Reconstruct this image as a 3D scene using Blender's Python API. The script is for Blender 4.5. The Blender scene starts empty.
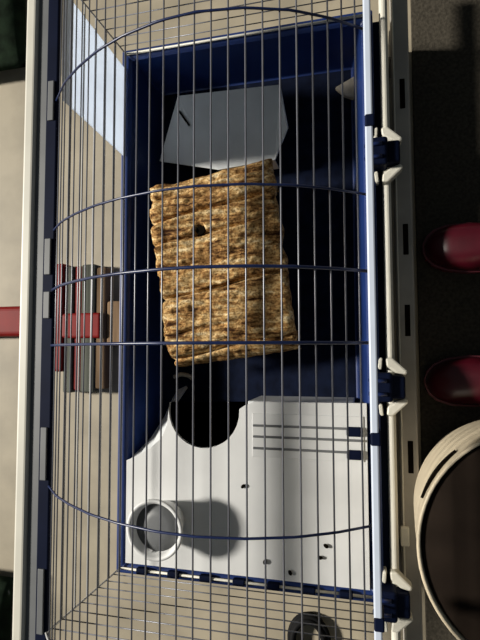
import bpy, bmesh, math, random
from mathutils import Vector, Matrix, noise
random.seed(7)
scene = bpy.context.scene
C = scene.collection

# ------------------------------------------------------------------ camera, light, exposure
cam = bpy.data.objects.new('camera', bpy.data.cameras.new('camera'))
C.objects.link(cam)
cam.data.sensor_fit = 'VERTICAL'
cam.data.sensor_height = 32.0
cam.data.lens = 25.0
cam.data.clip_start = 0.02
r_, u_, b_ = (0.96840, -0.00270, -0.24940), (0.01772, 0.99816, 0.05800), (0.24878, -0.06059, 0.96666)
cam.matrix_world = Matrix(((r_[0], u_[0], b_[0], 0.0), (r_[1], u_[1], b_[1], 0.0), (r_[2], u_[2], b_[2], 1.1), (0, 0, 0, 1)))
scene.camera = cam

world = bpy.data.worlds.new('world'); scene.world = world
world.use_nodes = True
bg = world.node_tree.nodes['Background']
bg.inputs['Color'].default_value = (0.80, 0.92, 1.0, 1)
bg.inputs['Strength'].default_value = 0.075

sun = bpy.data.objects.new('window_sun', bpy.data.lights.new('window_sun', 'SUN'))
C.objects.link(sun)
sun.data.energy = 5.9
sun.data.angle = math.radians(7)
sun.data.color = (1.0, 0.95, 0.86)
sun.rotation_euler = Vector((1.0, -0.10, -0.63)).to_track_quat('-Z', 'Y').to_euler()

vs = scene.view_settings
vs.view_transform = 'Standard'; vs.look = 'None'; vs.exposure = 0.0; vs.gamma = 1.0
vs.use_curve_mapping = False

# ------------------------------------------------------------------ materials
def mat(name, col, rough=0.5, metal=0.0, var=0.0, scale=30.0, bump=0.0, spec=0.5, stretch=(1, 1, 1), col2=None, trans=0.0):
    m = bpy.data.materials.new(name); m.use_nodes = True
    nt = m.node_tree; n = nt.nodes; l = nt.links
    p = n['Principled BSDF']
    p.inputs['Roughness'].default_value = rough
    p.inputs['Metallic'].default_value = metal
    p.inputs['Specular IOR Level'].default_value = spec
    tc = n.new('ShaderNodeTexCoord'); mp = n.new('ShaderNodeMapping')
    mp.inputs['Scale'].default_value = stretch
    l.new(tc.outputs['Object'], mp.inputs['Vector'])
    nz = n.new('ShaderNodeTexNoise'); nz.inputs['Scale'].default_value = scale; nz.inputs['Detail'].default_value = 6
    l.new(mp.outputs['Vector'], nz.inputs['Vector'])
    ramp = n.new('ShaderNodeValToRGB')
    if col2 is None:
        a = [max(0, c * (1 - var)) for c in col]; b = [min(1, c * (1 + var)) for c in col]
    else:
        a, b = col2, col
    ramp.color_ramp.elements[0].position = 0.35; ramp.color_ramp.elements[1].position = 0.65
    ramp.color_ramp.elements[0].color = (*a, 1); ramp.color_ramp.elements[1].color = (*b, 1)
    l.new(nz.outputs['Fac'], ramp.inputs['Fac']); l.new(ramp.outputs['Color'], p.inputs['Base Color'])
    if bump:
        bp = n.new('ShaderNodeBump'); bp.inputs['Strength'].default_value = bump; bp.inputs['Distance'].default_value = 0.004
        l.new(nz.outputs['Fac'], bp.inputs['Height']); l.new(bp.outputs['Normal'], p.inputs['Normal'])
    if trans:
        t = n.new('ShaderNodeBsdfTranslucent'); mx = n.new('ShaderNodeMixShader'); mx.inputs[0].default_value = trans
        l.new(ramp.outputs['Color'], t.inputs['Color'])
        l.new(p.outputs[0], mx.inputs[1]); l.new(t.outputs[0], mx.inputs[2])
        l.new(mx.outputs[0], n['Material Output'].inputs['Surface'])
    return m

M = dict(
    tile=mat('beige_tile', (0.34, 0.295, 0.215), 0.6, var=0.14, scale=9, bump=0.06),
    shade_mat=mat('brown_shade_mat', (0.054, 0.047, 0.036), 0.95, var=0.25, scale=160, bump=0.5, spec=0.1),  # near-black brown that puts the floor's shade into the colour
    blue=mat('blue_plastic', (0.008, 0.027, 0.130), 0.42, var=0.12, scale=14),
    navy=mat('navy_plastic', (0.0035, 0.0065, 0.022), 0.6, var=0.12, scale=20, spec=0.06),
    wire=mat('grey_wire', (0.15, 0.155, 0.18), 0.35, metal=0.25, var=0.08, scale=40),
    bwire=mat('blue_wire', (0.008, 0.018, 0.075), 0.35, var=0.10, scale=40),
    white=mat('white_plastic', (0.66, 0.665, 0.66), 0.5, var=0.05, scale=9, bump=0.03),
    cream=mat('cream_plastic', (0.62, 0.60, 0.52), 0.45, var=0.05, scale=12),
    grey=mat('grey_plastic', (0.13, 0.135, 0.14), 0.5, var=0.08, scale=18),
    taupe=mat('taupe_plastic', (0.33, 0.31, 0.275), 0.6, var=0.12, scale=14),
    card=mat('white_card', (0.62, 0.64, 0.65), 0.8, var=0.05, scale=15, spec=0.2),
    paper=mat('white_paper', (0.80, 0.86, 0.95), 0.8, var=0.03, scale=12, spec=0.2, trans=0.72),
    dark=mat('dark_hole', (0.006, 0.0045, 0.003), 0.95, var=0.2, scale=40, spec=0.02),
    shoe=mat('maroon_foam', (0.052, 0.0030, 0.008), 0.28, var=0.14, scale=25),
    shoetrim=mat('pale_maroon_foam', (0.12, 0.020, 0.030), 0.5, var=0.10, scale=25),
    bucket=mat('cream_bucket', (0.62, 0.53, 0.38), 0.5, var=0.08, scale=14),
    lid=mat('dark_brown_lid', (0.016, 0.011, 0.008), 0.8, var=0.15, scale=20, spec=0.05),
    red=mat('red_plastic', (0.20, 0.004, 0.003), 0.55, var=0.12, scale=18, spec=0.2),
    bristle=mat('grey_green_bristle', (0.10, 0.105, 0.088), 0.9, var=0.45, scale=60, stretch=(1, 0.06, 1), bump=0.6, spec=0.1),
    fringe=mat('brown_bristle', (0.19, 0.125, 0.075), 0.9, var=0.35, scale=60, stretch=(1, 0.06, 1), bump=0.6, spec=0.1),
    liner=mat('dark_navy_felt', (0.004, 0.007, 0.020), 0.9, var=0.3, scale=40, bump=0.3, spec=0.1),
    sidewire=mat('pale_grey_wire', (0.46, 0.46, 0.46), 0.4, var=0.06, scale=40),
    rodwhite=mat('bluish_white_paint', (0.55, 0.61, 0.72), 0.4, var=0.03, scale=30),
    black=mat('black_rubber', (0.006, 0.006, 0.0065), 0.7, var=0.2, scale=20, spec=0.1),
    green=mat('dark_green_shade', (0.012, 0.022, 0.012), 0.95, var=0.4, scale=35, bump=0.4, spec=0.1),  # dark green that stands in for soft shade at the left corners
    pale=mat('pale_wood', (0.45, 0.40, 0.32), 0.8, var=0.2, scale=50),
)

def bark_material():
    m = bpy.data.materials.new('golden_bark'); m.use_nodes = True
    nt = m.node_tree; n = nt.nodes; l = nt.links; p = n['Principled BSDF']
    p.inputs['Roughness'].default_value = 0.9; p.inputs['Specular IOR Level'].default_value = 0.15
    tc = n.new('ShaderNodeTexCoord'); mp = n.new('ShaderNodeMapping')
    mp.inputs['Rotation'].default_value = (0, 0, math.radians(-12)); mp.inputs['Scale'].default_value = (0.20, 1, 1)
    l.new(tc.outputs['Object'], mp.inputs['Vector'])
    a = n.new('ShaderNodeTexNoise'); a.inputs['Scale'].default_value = 75; a.inputs['Detail'].default_value = 7; a.inputs['Roughness'].default_value = 0.65
    b = n.new('ShaderNodeTexNoise'); b.inputs['Scale'].default_value = 230; b.inputs['Detail'].default_value = 4
    l.new(mp.outputs['Vector'], a.inputs['Vector']); l.new(tc.outputs['Object'], b.inputs['Vector'])
    r = n.new('ShaderNodeValToRGB'); e = r.color_ramp.elements
    e[0].position = 0.36; e[0].color = (0.055, 0.020, 0.006, 1)
    e[1].position = 0.46; e[1].color = (0.40, 0.215, 0.075, 1)
    x = e.new(0.55); x.color = (0.62, 0.41, 0.175, 1)
    x = e.new(0.68); x.color = (0.95, 0.78, 0.48, 1)
    r2 = n.new('ShaderNodeValToRGB'); e = r2.color_ramp.elements
    e[0].position = 0.38; e[0].color = (0.30, 0.25, 0.2, 1); e[1].position = 0.56; e[1].color = (1, 1, 1, 1)
    mx = n.new('ShaderNodeMix'); mx.data_type = 'RGBA'; mx.blend_type = 'MULTIPLY'; mx.inputs[0].default_value = 0.85
    l.new(a.outputs['Fac'], r.inputs['Fac']); l.new(b.outputs['Fac'], r2.inputs['Fac'])
    l.new(r.outputs['Color'], mx.inputs[6]); l.new(r2.outputs['Color'], mx.inputs[7])
    l.new(mx.outputs[2], p.inputs['Base Color'])
    bp = n.new('ShaderNodeBump'); bp.inputs['Strength'].default_value = 0.6; bp.inputs['Distance'].default_value = 0.004
    l.new(a.outputs['Fac'], bp.inputs['Height']); l.new(bp.outputs['Normal'], p.inputs['Normal'])
    return m
M['bark'] = bark_material()

# ------------------------------------------------------------------ mesh helpers
def link(name, bm, m, parent=None, smooth=False, bevel=0.0, segs=2):
    bmesh.ops.recalc_face_normals(bm, faces=bm.faces[:])
    me = bpy.data.meshes.new(name); bm.to_mesh(me); bm.free()
    me.materials.append(m)
    o = bpy.data.objects.new(name, me); C.objects.link(o)
    if parent is not None:
        o.parent = parent
    if smooth:
        for f in me.polygons: f.use_smooth = True
    if bevel:
        md = o.modifiers.new('edge', 'BEVEL'); md.width = bevel; md.segments = segs; md.limit_method = 'ANGLE'; md.angle_limit = math.radians(40)
    return o

def tag(o, label, cat, group=None):
    o['label'] = label; o['category'] = cat
    if group: o['group'] = group
    return o

def thing(name, label, cat, loc, rz=0.0, group=None):
    o = bpy.data.objects.new(name, None); C.objects.link(o)
    o.empty_display_size = 0.02
    o.location = loc; o.rotation_euler = (0, 0, rz)
    return tag(o, label, cat, group)

def box(bm, x0, x1, y0, y1, z0, z1):
    vs_ = [bm.verts.new((x, y, z)) for x in (x0, x1) for y in (y0, y1) for z in (z0, z1)]
    for f in ((0, 1, 3, 2), (4, 6, 7, 5), (0, 4, 5, 1), (2, 3, 7, 6), (0, 2, 6, 4), (1, 5, 7, 3)):
        bm.faces.new([vs_[i] for i in f])

def tube(bm, pts, r, n=8, closed=False):
    pts = [Vector(p) for p in pts]; k = len(pts); rings = []
    prev = None
    for i, p in enumerate(pts):
        if closed: t = pts[(i + 1) % k] - pts[i - 1]
        else: t = pts[min(i + 1, k - 1)] - pts[max(i - 1, 0)]
        t.normalize()
        if prev is None:
            ref = Vector((0, 0, 1)) if abs(t.z) < 0.9 else Vector((0, 1, 0))
            a = t.cross(ref).normalized()
        else:
            a = (prev - t * prev.dot(t)).normalized()
        prev = a; b = t.cross(a)
        rr = r(i / (k - 1)) if callable(r) else r
        rings.append([bm.verts.new(p + (a * math.cos(w) + b * math.sin(w)) * rr) for w in [2 * math.pi * j / n for j in range(n)]])
    for i in range(k if closed else k - 1):
        A, B = rings[i], rings[(i + 1) % k]
        for j in range(n):
            bm.faces.new((A[j], A[(j + 1) % n], B[(j + 1) % n], B[j]))
    if not closed:
        bm.faces.new(rings[0][::-1]); bm.faces.new(rings[-1])

def prism(bm, poly, z0, z1):
    b = [bm.verts.new((x, y, z0)) for x, y in poly]; t = [bm.verts.new((x, y, z1)) for x, y in poly]
    n = len(poly)
    for i in range(n): bm.faces.new((b[i], b[(i + 1) % n], t[(i + 1) % n], t[i]))
    fs = [bm.faces.new(b[::-1]), bm.faces.new(t)]
    bmesh.ops.triangulate(bm, faces=fs)

def lathe(bm, prof, n=48):
    rings = []
    for r, z in prof:
        if r < 1e-6: rings.append([bm.verts.new((0, 0, z))])
        else: rings.append([bm.verts.new((r * math.cos(2 * math.pi * j / n), r * math.sin(2 * math.pi * j / n), z)) for j in range(n)])
    for A, B in zip(rings, rings[1:]):
        for j in range(n):
            k = (j + 1) % n
            if len(A) == 1 and len(B) == 1: continue
            if len(A) == 1: bm.faces.new((A[0], B[j], B[k]))
            elif len(B) == 1: bm.faces.new((A[j], A[k], B[0]))
            else: bm.faces.new((A[j], A[k], B[k], B[j]))

def sheet(bm, quad, th):
    """a thick panel from 3D corner points (planar), thickened along its normal"""
    q = [Vector(p) for p in quad]
    nrm = (q[1] - q[0]).cross(q[2] - q[0]).normalized()
    a = [bm.verts.new(p) for p in q]; b = [bm.verts.new(p - nrm * th) for p in q]
    n = len(q)
    bm.faces.new(a); bm.faces.new(b[::-1])
    for i in range(n): bm.faces.new((a[i], b[i], b[(i + 1) % n], a[(i + 1) % n]))

# ------------------------------------------------------------------ the setting
bm = bmesh.new(); box(bm, -9.0, 9.0, -9.0, 9.0, -0.05, 0.0)
o = link('floor', bm, M['tile']); o['kind'] = 'structure'

bm = bmesh.new(); box(bm, 0.100, 1.30, -1.25, 1.35, 0.0, 0.005)  # thin dark sheet added so the floor beside the cage looks shaded
tag(link('shade_mat', bm, M['shade_mat'], bevel=0.002), 'dark brown sheet added to darken the floor beside the cage, under the maroon clogs', 'shade_mat')

# ------------------------------------------------------------------ the cage
X0, X1, Y0, Y1, ZR = -0.500, 0.006, -0.443, 0.643, 0.140
PROF = [(-0.500, 0.385), (-0.455, 0.430), (-0.410, 0.463), (-0.360, 0.493), (-0.310, 0.514), (-0.250, 0.530),
        (-0.200, 0.534), (-0.140, 0.526), (-0.085, 0.507), (-0.040, 0.480), (0.006, 0.442)]
def prof_len():
    L = [0.0]
    for a, b in zip(PROF, PROF[1:]): L.append(L[-1] + math.hypot(b[0] - a[0], b[1] - a[1]))
    return L
PL = prof_len()
def prof_at(s):
    for i in range(len(PL) - 1):
        if s <= PL[i + 1] or i == len(PL) - 2:
            t = (s - PL[i]) / (PL[i + 1] - PL[i]); a, b = PROF[i], PROF[i + 1]
            return a[0] + (b[0] - a[0]) * t, a[1] + (b[1] - a[1]) * t
def prof_z(x):
    for a, b in zip(PROF, PROF[1:]):
        if a[0] <= x <= b[0]: return a[1] + (b[1] - a[1]) * (x - a[0]) / (b[0] - a[0])
    return PROF[0][1]

cage = thing('pet_cage', 'long wire pet cage with domed barred roof and blue plastic tray', 'cage', ((X0 + X1) / 2, (Y0 + Y1) / 2, 0))
OX, OY = cage.location.x, cage.location.y
def cpart(name, bm, m, parent=None, **k):
    """geometry given in world coordinates, stored relative to the cage's base"""
    bmesh.ops.translate(bm, verts=bm.verts[:], vec=(-OX, -OY, 0))
    o = link(name, bm, m, parent if parent is not None else cage, **k)
    return o

# tray: open basin with sloped walls, double sided
bm = bmesh.new()
def ring(ins, z): return [bm.verts.new(p) for p in ((X0 + ins, Y0 + ins, z), (X1 - ins, Y0 + ins, z), (X1 - ins, Y1 - ins, z), (X0 + ins, Y1 - ins, z))]
loops = [ring(0.026, 0.006), ring(0.006, 0.128), ring(-0.012, 0.128), ring(-0.012, 0.1405), ring(0.004, 0.1405), ring(0.010, 0.134), ring(0.030, 0.020)]
for A, B in zip(loops, loops[1:]):
    for i in range(4): bm.faces.new((A[i], A[(i + 1) % 4], B[(i + 1) % 4], B[i]))
bm.faces.new(loops[0][::-1]); bm.faces.new(loops[-1])
tray = cpart('tray', bm, M['blue'], bevel=0.003)

# pale rolled lips along both long sides and a taupe ledge with slots in front
for xa, xb in ((0.030, 0.046),):
    bm = bmesh.new(); box(bm, xa, xb, Y0 - 0.25, Y1 + 0.10, 0.112, 0.132)
    cpart('rolled_lip', bm, M['cream'], bevel=0.008, segs=4)
bm = bmesh.new(); box(bm, 0.012, 0.032, Y0 - 0.02, Y1, 0.108, 0.120)
cpart('lip_channel', bm, M['navy'], bevel=0.002)
bm = bmesh.new(); box(bm, 0.052, 0.086, Y0 - 0.25, Y1 + 0.10, 0.088, 0.102)
ledge = cpart('ledge', bm, M['taupe'], bevel=0.004)
bm = bmesh.new(); box(bm, 0.055, 0.058, Y0 - 0.25, Y1 + 0.10, 0.101, 0.107)
cpart('ledge_ridge', bm, M['cream'], ledge, bevel=0.002)
for y in (0.50, 0.212, 0.056, -0.20):
    bm = bmesh.new(); box(bm, 0.067, 0.077, y - 0.030, y + 0.030, 0.0985, 0.1028)
    cpart('slot', bm, M['dark'], ledge, bevel=0.001)
for y in (Y0 + 0.03, Y1 - 0.03):
    bm = bmesh.new(); box(bm, 0.050, 0.084, y - 0.03, y + 0.03, 0.0055, 0.089)
    cpart('foot', bm, M['taupe'], bevel=0.004)
bm = bmesh.new(); box(bm, 0.050, 0.066, -0.362, -0.326, 0.101, 0.112)
cpart('ledge_tab', bm, M['cream'], ledge, bevel=0.003)
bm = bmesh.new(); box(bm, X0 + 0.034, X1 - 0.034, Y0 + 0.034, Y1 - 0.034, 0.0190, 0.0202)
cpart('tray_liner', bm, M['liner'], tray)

# roof grille: long wires following the domed section
RW = 0.00115
bm = bmesh.new(); N = 27
for i in range(1, N):
    x, z = prof_at(PL[-1] * i / N)
    tube(bm, [(x, Y0, z), (x, (Y0 + Y1) / 2, z), (x, Y1, z)], RW, 6)
cpart('roof_grille', bm, M['wire'], smooth=True)
# side grilles: long wires up the two long sides
for x, zt, nm in ((X0, 0.385, 6), (X1, 0.442, 8)):
    bm = bmesh.new()
    for i in range(1, nm):
        z = ZR + 0.012 + (zt - ZR - 0.012) * i / nm
        tube(bm, [(x, Y0, z), (x, Y1, z)], 0.0017, 8)
    tube(bm, [(x, Y0, ZR + 0.006), (x, Y1, ZR + 0.006)], 0.0018, 8)
    cpart('side_grille', bm, M['sidewire'], smooth=True)
# end grilles: level wires with a few uprights and a pale bottom wire
for y in (Y0, Y1):
    bm = bmesh.new()
    z = ZR + 0.034
    while z < 0.52:
        xs = [X0 + (X1 - X0) * k / 200 for k in range(201)]
        ok = [x for x in xs if prof_z(x) >= z]
        tube(bm, [(ok[0], y, z), (ok[-1], y, z)], RW, 6)
        z += 0.0285
    eg = cpart('end_grille', bm, M['wire'], smooth=True)
    bm = bmesh.new(); tube(bm, [(X0, y, ZR + 0.005), (X1, y, ZR + 0.005)], 0.0026, 8)
    cpart('bottom_wire', bm, M['cream'], eg, smooth=True)
    for k in range(7 if y == Y0 else 0):
        x = X0 + 0.05 + k * 0.067
        bm = bmesh.new(); box(bm, x - 0.012, x + 0.012, y - 0.006, y + 0.006, ZR - 0.001, ZR + 0.0115)
        cpart('wire_hook', bm, M['navy'], eg, bevel=0.002)
# thick blue arched wires running across the roof and down both sides
for y in (Y1, 0.419, 0.199, 0.100, 0.009, -0.216, Y0):
    bm = bmesh.new()
    pts = [(x, y, z + 0.0028) for x, z in [prof_at(PL[-1] * i / 40) for i in range(41)]]
    if y in (Y0, Y1): pts = [(X0, y, ZR), (X0, y, 0.26)] + pts + [(X1, y, 0.28), (X1, y, ZR)]
    tube(bm, pts, 0.0017 if y not in (0.100, 0.009) else 0.0021, 8)
    cpart('arch_wire', bm, M['sidewire' if y in (Y0, Y1) else 'bwire'], smooth=True)
# front top edge: pale painted edge rod with dark wire clips
bm = bmesh.new(); box(bm, X1 - 0.006, X1 + 0.0035, Y0, Y1, 0.4640, 0.4720)
rod = cpart('edge_rod', bm, M['rodwhite'], bevel=0.002)
for y in (0.286, -0.107, -0.322):
    bm = bmesh.new(); box(bm, X1 - 0.006, X1 + 0.006, y - 0.008, y + 0.008, 0.436, 0.4735)
    cpart('wire_clip', bm, M['navy'], rod, bevel=0.002)
# back top edge: navy hinge strip with grey hinge plates, and a white rail behind it
bm = bmesh.new(); box(bm, -0.520, -0.499, Y0 - 0.10, Y1 + 0.05, 0.377, 0.388)
hs = cpart('hinge_strip', bm, M['navy'], bevel=0.002)
for y, h in ((0.419, 0.034), (0.155, 0.030), (0.075, 0.022), (-0.165, 0.042), (-0.395, 0.050)):
    bm = bmesh.new(); box(bm, -0.515, -0.504, y - h, y + h, 0.386, 0.391)
    cpart('hinge_plate', bm, M['grey'], hs, bevel=0.001)
bm = bmesh.new(); box(bm, -0.543, -0.519, Y0 - 0.10, Y1 + 0.05, 0.374, 0.382)
cpart('hinge_leaf', bm, M['grey'], hs, bevel=0.002)
bm = bmesh.new(); box(bm, -0.563, -0.542, Y0 - 0.12, Y1 + 0.08, 0.374, 0.389)
cpart('back_rail', bm, M['cream'], bevel=0.005, segs=3)

# latches: navy clips gripping the lip, each between two pale lugs
for y in (0.366, -0.067, -0.447):
    bm = bmesh.new()
    box(bm, 0.008, 0.040, y - 0.026, y + 0.026, 0.124, 0.168)
    box(bm, 0.036, 0.062, y - 0.021, y + 0.021, 0.106, 0.158)
    la = cpart('latch', bm, M['navy'], bevel=0.005, segs=3)
    bm = bmesh.new(); tube(bm, [(0.000, y - 0.012, 0.160), (0.012, y - 0.012, 0.169), (0.030, y - 0.012, 0.169)], 0.004, 8)
    tube(bm, [(0.000, y + 0.012, 0.160), (0.012, y + 0.012, 0.169), (0.030, y + 0.012, 0.169)], 0.004, 8)
    cpart('latch_hook', bm, M['bwire'], la, smooth=True)
    for s in (-1, 1):
        bm = bmesh.new()
        prism(bm, [(0.029, y + s * 0.052), (0.041, y + s * 0.053), (0.068, y + s * 0.028), (0.064, y + s * 0.020), (0.046, y + s * 0.025), (0.031, y + s * 0.036)], 0.122, 0.146)
        prism(bm, [(0.017, y + s * 0.052), (0.024, y + s * 0.054), (0.022, y + s * 0.030), (0.015, y + s * 0.032)], 0.122, 0.148)
        cpart('latch_lug', bm, M['cream'], la, bevel=0.004)

# ------------------------------------------------------------------ shelf over the lower half of the tray
shelf = thing('resting_shelf', 'white plastic shelf with a rounded notch filling the lower end of the blue tray', 'shelf', (-0.245, -0.27, 0.0203))
SX, SY, SZ = shelf.location
def spart(name, bm, m, parent=None, **k):
    bmesh.ops.translate(bm, verts=bm.verts[:], vec=(-SX, -SY, -SZ))
    return link(name, bm, m, parent if parent is not None else shelf, **k)
notch = []
for k in range(17):
    a = math.radians(168 + 196 * k / 16)
    notch.append((-0.322 + 0.074 * math.cos(a), -0.120 + 0.074 * math.sin(a)))
top = [(-0.489, -0.226), (-0.462, -0.214), (-0.437, -0.199), (-0.412, -0.178), (-0.400, -0.150)] + notch + \
      [(-0.238, -0.108), (-0.220, -0.100), (-0.006, -0.098), (-0.006, -0.432), (-0.489, -0.432)]
bm = bmesh.new(); prism(bm, top, 0.1365, 0.1435)
spart('top_panel', bm, M['white'], bevel=0.003)
# flared corner skirt, straight front skirt, back legs
bm = bmesh.new()
up = [(-0.487, -0.228), (-0.462, -0.216), (-0.437, -0.201), (-0.412, -0.180), (-0.401, -0.152), (-0.398, -0.122)]
dn = [(-0.466, -0.205), (-0.455, -0.165), (-0.447, -0.135), (-0.437, -0.108), (-0.426, -0.090), (-0.405, -0.080)]
A = [bm.verts.new((x, y, 0.1395)) for x, y in up]; B = [bm.verts.new((x, y, 0.0208)) for x, y in dn]
A2 = [bm.verts.new((x + 0.004, y - 0.005, 0.1395)) for x, y in up]; B2 = [bm.verts.new((x + 0.004, y - 0.005, 0.0208)) for x, y in dn]
for i in range(5):
    bm.faces.new((A[i], A[i + 1], B[i + 1], B[i])); bm.faces.new((A2[i + 1], A2[i], B2[i], B2[i + 1]))
    bm.faces.new((A[i + 1], A[i], A2[i], A2[i + 1])); bm.faces.new((B[i], B[i + 1], B2[i + 1], B2[i]))
bm.faces.new((A[0], B[0], B2[0], A2[0])); bm.faces.new((A[5], A2[5], B2[5], B[5]))
spart('corner_skirt', bm, M['card'], smooth=False)
bm = bmesh.new(); box(bm, -0.232, -0.030, -0.106, -0.099, 0.0208, 0.138)
spart('front_skirt', bm, M['card'], bevel=0.002)
for x in (-0.445, -0.045):
    bm = bmesh.new(); box(bm, x - 0.012, x + 0.012, -0.405, -0.385, 0.0208, 0.138)
    spart('leg', bm, M['card'], bevel=0.003)
# ribbed grip panel with blue tabs
bm = bmesh.new(); box(bm, -0.222, -0.012, -0.205, -0.122, 0.1425, 0.1455)
gp = spart('grip_panel', bm, M['white'], bevel=0.001)
for y in (-0.145, -0.166, -0.188):
    bm = bmesh.new(); box(bm, -0.220, -0.014, y - 0.0022, y + 0.0022, 0.1450, 0.1490)
    spart('rib', bm, M['grey'], gp, bevel=0.001)
for y in (-0.150, -0.192):
    bm = bmesh.new(); box(bm, -0.043, -0.016, y - 0.009, y + 0.009, 0.1450, 0.1515)
    spart('blue_tab', bm, M['navy'], gp, bevel=0.003)

# cup on the shelf
cup = thing('food_cup', 'round white cup standing on the white shelf near its corner', 'cup', (-0.398, -0.338, 0.1437))
bm = bmesh.new()
lathe(bm, [(0, 0), (0.034, 0), (0.038, 0.003), (0.0515, 0.054), (0.0570, 0.060), (0.0570, 0.0635), (0.0535, 0.065), (0.0490, 0.062), (0.034, 0.006), (0, 0.005)], 56)
link('bowl', bm, M['white'], cup, smooth=True)
bm = bmesh.new(); lathe(bm, [(0, 0.036), (0.041, 0.036), (0.0445, 0.047), (0.02, 0.0485), (0, 0.049)], 40)
link('food_fill', bm, M['grey'], cup, smooth=True)

# droppings
bm0 = bmesh.new(); bmesh.ops.create_icosphere(bm0, subdivisions=2, radius=0.0035)
for v in bm0.verts: v.co.x *= 1.5
src = link('dropping', bm0, M['dark'], smooth=True)
dl = 'small dark dropping lying on the white shelf'
for i, (x, y) in enumerate(((-0.094, -0.382), (-0.198, -0.400), (-0.083, -0.360), (-0.240, -0.262), (-0.150, -0.415))):
    d = src if i == 0 else src.copy()
    if i: C.objects.link(d)
    d.location = (x, y, 0.1468); d.rotation_euler = (0, 0, i * 1.3)
    tag(d, dl, 'dropping', 'droppings on the shelf')

# ------------------------------------------------------------------ bark hide
hide = thing('bark_hide', 'golden bark-covered hide with a flat rough roof in the middle of the tray', 'hide', (-0.28, 0.17, 0.0203))
HX, HY, HZ = hide.location
def hpart(name, bm, m, parent=None, **k):
    bmesh.ops.translate(bm, verts=bm.verts[:], vec=(-HX, -HY, -HZ))
    return link(name, bm, m, parent if parent is not None else hide, **k)
QA, QB, QC, QD = Vector((-0.436, 0.337)), Vector((-0.179, 0.377)), Vector((-0.130, 0.002)), Vector((-0.389, -0.035))
KN = Vector((-0.322, 0.240))
def slab_pt(u, v):
    p = (QA * (1 - u) + QB * u) * (1 - v) + (QD * (1 - u) + QC * u) * v
    edge = min(u, 1 - u, v, 1 - v)
    w = noise.noise(Vector((v * 9, u * 0.5, 2.0)))
    if u < 0.02: p.x += 0.005 * w - (0.004 if 0.12 < v < 0.5 else 0.0)
    if u > 0.98: p.x += 0.006 * noise.noise(Vector((v * 12, 5, 1)))
    if v < 0.02: p.y += 0.004 * noise.noise(Vector((u * 7, 3, 9)))
    if v > 0.98: p.y += 0.003 * noise.noise(Vector((u * 8, 6, 4)))
    return p
def slab_h(u, v, p):
    t = (p.y - 0.2 * p.x)
    h = 0.164 + 0.006 * math.sin(math.pi * min(1, v / 0.52) if v < 0.52 else math.pi * (v - 0.52) / 0.48)
    h += 0.0075 * noise.fractal(Vector((p.x * 10, t * 42, 0.3)), 0.9, 2.0, 4)
    h += 0.0030 * noise.noise(Vector((p.x * 90, t * 130, 1.7)))
    for c, d, wd in ((0.185, 0.016, 0.0035), (0.240, 0.006, 0.004), (0.345, 0.015, 0.004), (0.297, 0.015, 0.0038), (0.060, 0.016, 0.0035), (0.105, 0.006, 0.004), (0.395, 0.008, 0.004)):
        s = t - c - 0.006 * noise.noise(Vector((p.x * 14, c * 40, 0)))
        h -= d * math.exp(-(s / wd) ** 2)
    if v > 0.9: h -= 0.035 * ((v - 0.9) / 0.1) ** 1.4
    edge = min(u, 1 - u, v * 1.5, (1 - v) * 1.5)
    if edge < 0.05: h -= 0.008 * (1 - edge / 0.05) ** 2
    dk = (p - KN).length
    h -= 0.016 / (1 + math.exp((dk - 0.011) / 0.0012))
    return h
bm = bmesh.new(); NU, NV = 110, 170
g = []
for j in range(NV + 1):
    row = []
    for i in range(NU + 1):
        u, v = i / NU, j / NV; p = slab_pt(u, v); row.append(bm.verts.new((p.x, p.y, slab_h(u, v, p))))
    g.append(row)
for j in range(NV):
    for i in range(NU): bm.faces.new((g[j][i], g[j + 1][i], g[j + 1][i + 1], g[j][i + 1]))
per = [g[0][i] for i in range(NU + 1)] + [g[j][NU] for j in range(1, NV + 1)] + [g[NV][i] for i in range(NU - 1, -1, -1)] + [g[j][0] for j in range(NV - 1, 0, -1)]
low = [bm.verts.new((v.co.x, v.co.y, v.co.z - 0.016)) for v in per]
for i in range(len(per)): bm.faces.new((per[i], per[(i + 1) % len(per)], low[(i + 1) % len(per)], low[i]))
bot = bm.faces.new(low); bmesh.ops.triangulate(bm, faces=[bot])
hpart('roof', bm, M['bark'], smooth=True)
bm = bmesh.new(); lathe(bm, [(0, 0.0), (0.0100, 0.0), (0.0090, 0.003), (0, 0.0035)], 14)
bmesh.ops.translate(bm, verts=bm.verts[:], vec=(KN.x, KN.y, 0.1615))
hpart('knot', bm, M['dark'])
def wall_between(a, b, th):
    bmw = bmesh.new(); d = (b - a).normalized(); nn = Vector((-d.y, d.x)) * th
    n = 24; rows = []
    for i in range(n + 1):
        p = a + (b - a) * (i / n); wv = 0.003 * noise.noise(Vector((i * 0.6, a.y * 9, 0)))
        q = p + nn
        rows.append([bmw.verts.new((p.x, p.y + wv, 0.0206)), bmw.verts.new((p.x, p.y + wv, 0.146)), bmw.verts.new((q.x, q.y + wv, 0.146)), bmw.verts.new((q.x, q.y + wv, 0.0206))])
    for A, B in zip(rows, rows[1:]):
        for k in range(4): bmw.faces.new((A[k], A[(k + 1) % 4], B[(k + 1) % 4], B[k]))
    bmw.faces.new(rows[0]); bmw.faces.new(rows[-1][::-1])
    return bmw
hpart('end_wall', wall_between(Vector((-0.418, 0.315)), Vector((-0.188, 0.352)), 0.014), M['bark'])
hpart('end_wall', wall_between(Vector((-0.380, -0.005)), Vector((-0.142, 0.026)), 0.014), M['bark'])

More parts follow.
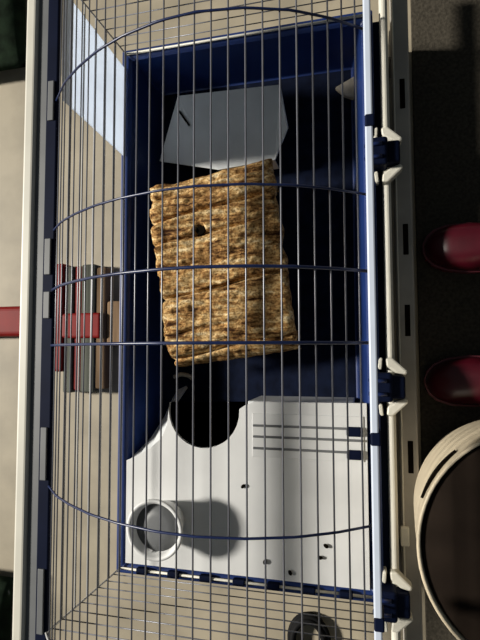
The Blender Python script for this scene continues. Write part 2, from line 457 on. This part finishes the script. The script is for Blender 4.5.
# ------------------------------------------------------------------ upturned carton above the hide
carton = thing('carton', 'upturned white card carton with sloping flaps in the shaded end of the tray', 'carton', (-0.28, 0.49, 0.0203))
KX, KY, KZ = carton.location
def kpart(name, bm, m, parent=None, **k):
    bmesh.ops.translate(bm, verts=bm.verts[:], vec=(-KX, -KY, -KZ))
    return link(name, bm, m, parent if parent is not None else carton, **k)
a, b, c, d = (-0.405, 0.570, 0.080), (-0.174, 0.564, 0.080), (-0.186, 0.402, 0.080), (-0.310, 0.392, 0.080)
bm = bmesh.new(); sheet(bm, [d, c, b, a], 0.003); kpart('top_panel', bm, M['card'])
bm = bmesh.new(); sheet(bm, [(-0.310, 0.392, 0.0800), (-0.405, 0.570, 0.0800), (-0.458, 0.434, 0.058)], 0.003); kpart('side_flap', bm, M['card'])
bm = bmesh.new(); sheet(bm, [b, c, (-0.156, 0.462, 0.094)], 0.003); kpart('side_flap', bm, M['white'])
bm = bmesh.new(); sheet(bm, [(-0.404, 0.566, 0.0775), (-0.176, 0.560, 0.0775), (-0.176, 0.560, 0.0205), (-0.404, 0.566, 0.0205)], 0.003); kpart('end_panel', bm, M['card'])
bm = bmesh.new(); sheet(bm, [(-0.187, 0.404, 0.0775), (-0.308, 0.396, 0.0775), (-0.308, 0.396, 0.0205), (-0.187, 0.404, 0.0205)], 0.003); kpart('end_panel', bm, M['card'])
bm = bmesh.new(); sheet(bm, [(-0.403, 0.532, 0.0825), (-0.400, 0.535, 0.0825), (-0.376, 0.500, 0.0825), (-0.379, 0.497, 0.0825)][::-1], 0.003); kpart('slit', bm, M['dark'])

# pale wood chew near the front wall, shaving beside the notch
bm = bmesh.new(); prism(bm, [(-0.062, 0.566), (-0.012, 0.590), (-0.008, 0.530), (-0.040, 0.545)], 0.0205, 0.036)
tag(link('wood_chew', bm, M['pale'], bevel=0.004), 'pale pointed wood chew on the tray floor by the front wall', 'chew')
bm = bmesh.new(); tube(bm, [(-0.432, -0.060, 0.026), (-0.415, -0.054, 0.030), (-0.398, -0.056, 0.030), (-0.385, -0.064, 0.027)], 0.0050, 8)
tag(link('wood_shaving', bm, M['pale'], smooth=True), 'pale curled wood shaving on tray floor beside the shelf notch', 'shaving')

# ------------------------------------------------------------------ outside, behind the cage
bm = bmesh.new()
n = 10; rows = []
for i in range(n + 1):
    y = 0.418 + 0.195 * i / n; x = -0.5035 - 0.002 * math.sin(math.pi * i / n)
    rows.append([bm.verts.new((x, y, 0.1415)), bm.verts.new((x, y + 0.014, 0.365)), bm.verts.new((x - 0.0012, y + 0.014, 0.365)), bm.verts.new((x - 0.0012, y, 0.1415))])
for A, B in zip(rows, rows[1:]):
    for k in range(4): bm.faces.new((A[k], A[(k + 1) % 4], B[(k + 1) % 4], B[k]))
bm.faces.new(rows[0]); bm.faces.new(rows[-1][::-1])
tag(link('paper_sheet', bm, M['paper']), 'bluish white paper sheet standing against the outside of the cage side', 'paper')

broom = thing('broom', 'red broom with grey green bristles lying on the floor behind the cage', 'broom', (-0.67, 0.06, 0.0))
def bpart(name, bm, m, **k):
    bmesh.ops.translate(bm, verts=bm.verts[:], vec=(0.67, -0.06, 0))
    return link(name, bm, m, broom, **k)
bm = bmesh.new(); box(bm, -1.60, -0.700, 0.036, 0.112, 0.010, 0.040); bpart('handle', bm, M['red'], bevel=0.012, segs=4)
bm = bmesh.new(); box(bm, -0.735, -0.712, -0.050, 0.212, 0.002, 0.045); bpart('head', bm, M['red'], bevel=0.006, segs=3)
bm = bmesh.new(); box(bm, -0.714, -0.690, -0.100, 0.205, 0.001, 0.038); bpart('bristle_block', bm, M['bristle'], bevel=0.004)
bm = bmesh.new(); box(bm, -0.690, -0.668, -0.095, 0.205, 0.001, 0.033); bpart('bristle_block', bm, M['red'], bevel=0.004)
bm = bmesh.new(); box(bm, -0.668, -0.632, -0.098, 0.208, 0.001, 0.036); bpart('bristle_block', bm, M['bristle'], bevel=0.004)
bm = bmesh.new(); box(bm, -0.632, -0.606, -0.090, 0.200, 0.001, 0.032); bpart('bristle_block', bm, M['fringe'], bevel=0.004)
bm = bmesh.new(); box(bm, -0.716, -0.612, 0.030, 0.090, 0.030, 0.044); bpart('socket', bm, M['red'], bevel=0.006, segs=3)
bm = bmesh.new(); box(bm, -0.604, -0.562, 0.012, 0.118, 0.0, 0.030)
tag(link('scrubbing_block', bm, M['fringe'], bevel=0.006, segs=3), 'small grey brown block on the floor between broom and tray', 'block')

def shade_mound(name, cx, cy, sx, sy, h, label):  # dark mounds added in place of the shadowed floor corners
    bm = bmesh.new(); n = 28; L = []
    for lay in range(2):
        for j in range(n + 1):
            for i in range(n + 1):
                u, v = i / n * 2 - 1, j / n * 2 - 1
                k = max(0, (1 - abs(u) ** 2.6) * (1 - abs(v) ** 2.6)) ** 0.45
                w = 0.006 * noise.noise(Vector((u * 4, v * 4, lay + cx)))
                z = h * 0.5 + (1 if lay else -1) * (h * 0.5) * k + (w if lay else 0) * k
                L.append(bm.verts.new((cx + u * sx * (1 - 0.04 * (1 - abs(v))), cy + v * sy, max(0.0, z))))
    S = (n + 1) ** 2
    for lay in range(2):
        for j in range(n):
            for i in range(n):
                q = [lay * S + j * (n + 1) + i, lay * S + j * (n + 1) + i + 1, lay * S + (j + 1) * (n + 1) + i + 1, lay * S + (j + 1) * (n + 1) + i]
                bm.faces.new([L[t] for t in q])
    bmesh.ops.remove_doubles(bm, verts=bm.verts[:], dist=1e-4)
    return tag(link(name, bm, M['green'], smooth=True), label, 'shade_mound')
shade_mound('corner_shade_mound', -1.12, 0.96, 0.29, 0.24, 0.09, 'dark green mound standing in for corner shade beyond the white paper sheet')
shade_mound('corner_shade_mound', -1.12, -0.78, 0.29, 0.24, 0.09, 'dark green mound standing in for corner shade below the red broom')

# coiled black cable outside the lower end wall
bm = bmesh.new(); pts = []
for k in range(90):
    a = k / 90 * 2 * math.pi * 2.6
    rr = 0.045 + 0.006 * math.sin(a * 0.37)
    pts.append((-0.132 + rr * 0.8 * math.cos(a), -0.606 + rr * math.sin(a), 0.007 + 0.012 * k / 90))
pts += [(-0.132 + 0.06 + 0.03 * t, -0.600 - 0.06 * t, 0.012) for t in (0.3, 1, 2)]
tube(bm, pts, 0.0065, 8)
tag(link('cable_coil', bm, M['black'], smooth=True), 'black cable coiled on the floor outside the lower end of the cage', 'cable')

# ------------------------------------------------------------------ clogs beside the cage
def make_clog(label, loc, rz):
    t = thing('clog', label, 'shoe', loc, rz, 'maroon clogs on the rug')
    # toe points to -x; origin at the toe tip on the ground
    def half(s):
        prof = [(0.0, 0.004), (0.006, 0.020), (0.02, 0.034), (0.045, 0.044), (0.09, 0.048), (0.14, 0.042), (0.19, 0.037), (0.24, 0.035), (0.262, 0.026), (0.270, 0.006)]
        for (a, wa), (b, wb) in zip(prof, prof[1:]):
            if a <= s <= b: return wa + (wb - wa) * (s - a) / (b - a)
        return 0.006
    def top(s):
        prof = [(0, 0.028), (0.01, 0.042), (0.04, 0.058), (0.08, 0.070), (0.125, 0.082), (0.14, 0.080), (0.18, 0.062), (0.25, 0.058), (0.27, 0.045)]
        for (a, wa), (b, wb) in zip(prof, prof[1:]):
            if a <= s <= b: return wa + (wb - wa) * (s - a) / (b - a)
        return 0.045
    bm = bmesh.new(); rows = []; ns, nr = 44, 20
    for i in range(ns + 1):
        s = 0.27 * i / ns; w = half(s); h = top(s); row = []
        for j in range(nr + 1):
            a = math.pi * j / nr
            ca, sa = math.cos(a), math.sin(a)
            y = w * math.copysign(abs(ca) ** 0.75, ca); z = 0.016 + (h - 0.016) * (max(sa, 0) ** 0.8)
            if s > 0.135 and sa > 0.75: z = 0.024                       # the foot opening
            row.append(bm.verts.new((s, y, z)))
        rows.append(row)
    for A, B in zip(rows, rows[1:]):
        for j in range(nr): bm.faces.new((A[j], A[j + 1], B[j + 1], B[j]))
    bm.faces.new(rows[0]); bm.faces.new(rows[-1][::-1])
    link('upper', bm, M['shoe'], t, smooth=True)
    bm = bmesh.new(); pl = [(0.27 * i / 40, half(0.27 * i / 40) + 0.003) for i in range(41)]
    prism(bm, [(s - 0.003, -w) for s, w in pl] + [(s - 0.003, w) for s, w in reversed(pl)], 0.0, 0.020)
    link('sole', bm, M['shoetrim'], t, bevel=0.004)
    return t
make_clog('maroon foam clog on the floor, the one farther from the cream bucket', (0.113, 0.209, 0.0052), math.radians(-3))
make_clog('maroon foam clog on the floor right next to the cream bucket', (0.110, -0.066, 0.0052), math.radians(3))

# ------------------------------------------------------------------ bucket
bk = thing('bucket', 'cream plastic bucket with a dark brown top on the floor beside the clogs', 'bucket', (0.2185, -0.260, 0.0052))
R0, R1, HB = 0.114, 0.160, 0.375
bm = bmesh.new()
lathe(bm, [(0, 0), (R0 - 0.004, 0), (R0, 0.004), (0.118, 0.085), (0.134, 0.125), (0.150, 0.185), (0.1560, HB * 0.74), (0.1570, HB * 0.80), (R1, HB - 0.006), (R1 + 0.002, HB), (R1 - 0.002, HB + 0.002), (R1 - 0.0045, HB - 0.008), (R1 - 0.010, HB - 0.02), (R0, 0.02), (0, 0.02)], 72)
link('body', bm, M['bucket'], bk, smooth=True)
bm = bmesh.new(); lathe(bm, [(0, HB - 0.014), (R1 - 0.0082, HB - 0.014), (R1 - 0.0050, HB - 0.007), (R1 - 0.0060, HB - 0.003), (0, HB - 0.002)], 72)
link('lid', bm, M['lid'], bk, smooth=True)
bm = bmesh.new()
zs, a0, a1 = HB - 0.032, math.radians(131), math.radians(160)
prev = None
for k in range(15):
    a = a0 + (a1 - a0) * k / 14; r = 0.1580
    hh = 0.0095 * math.sin(math.pi * (0.08 + 0.84 * k / 14)) ** 0.5
    vv = [bm.verts.new((q * math.cos(a), q * math.sin(a), zs + s)) for q, s in ((r - 0.004, -hh), (r + 0.003, -hh), (r + 0.005, hh), (r - 0.004, hh))]
    if prev:
        for t in range(4): bm.faces.new((prev[t], prev[(t + 1) % 4], vv[(t + 1) % 4], vv[t]))
    else: bm.faces.new(vv)
    prev = vv
bm.faces.new(prev[::-1])
link('hand_slot', bm, M['dark'], bk)
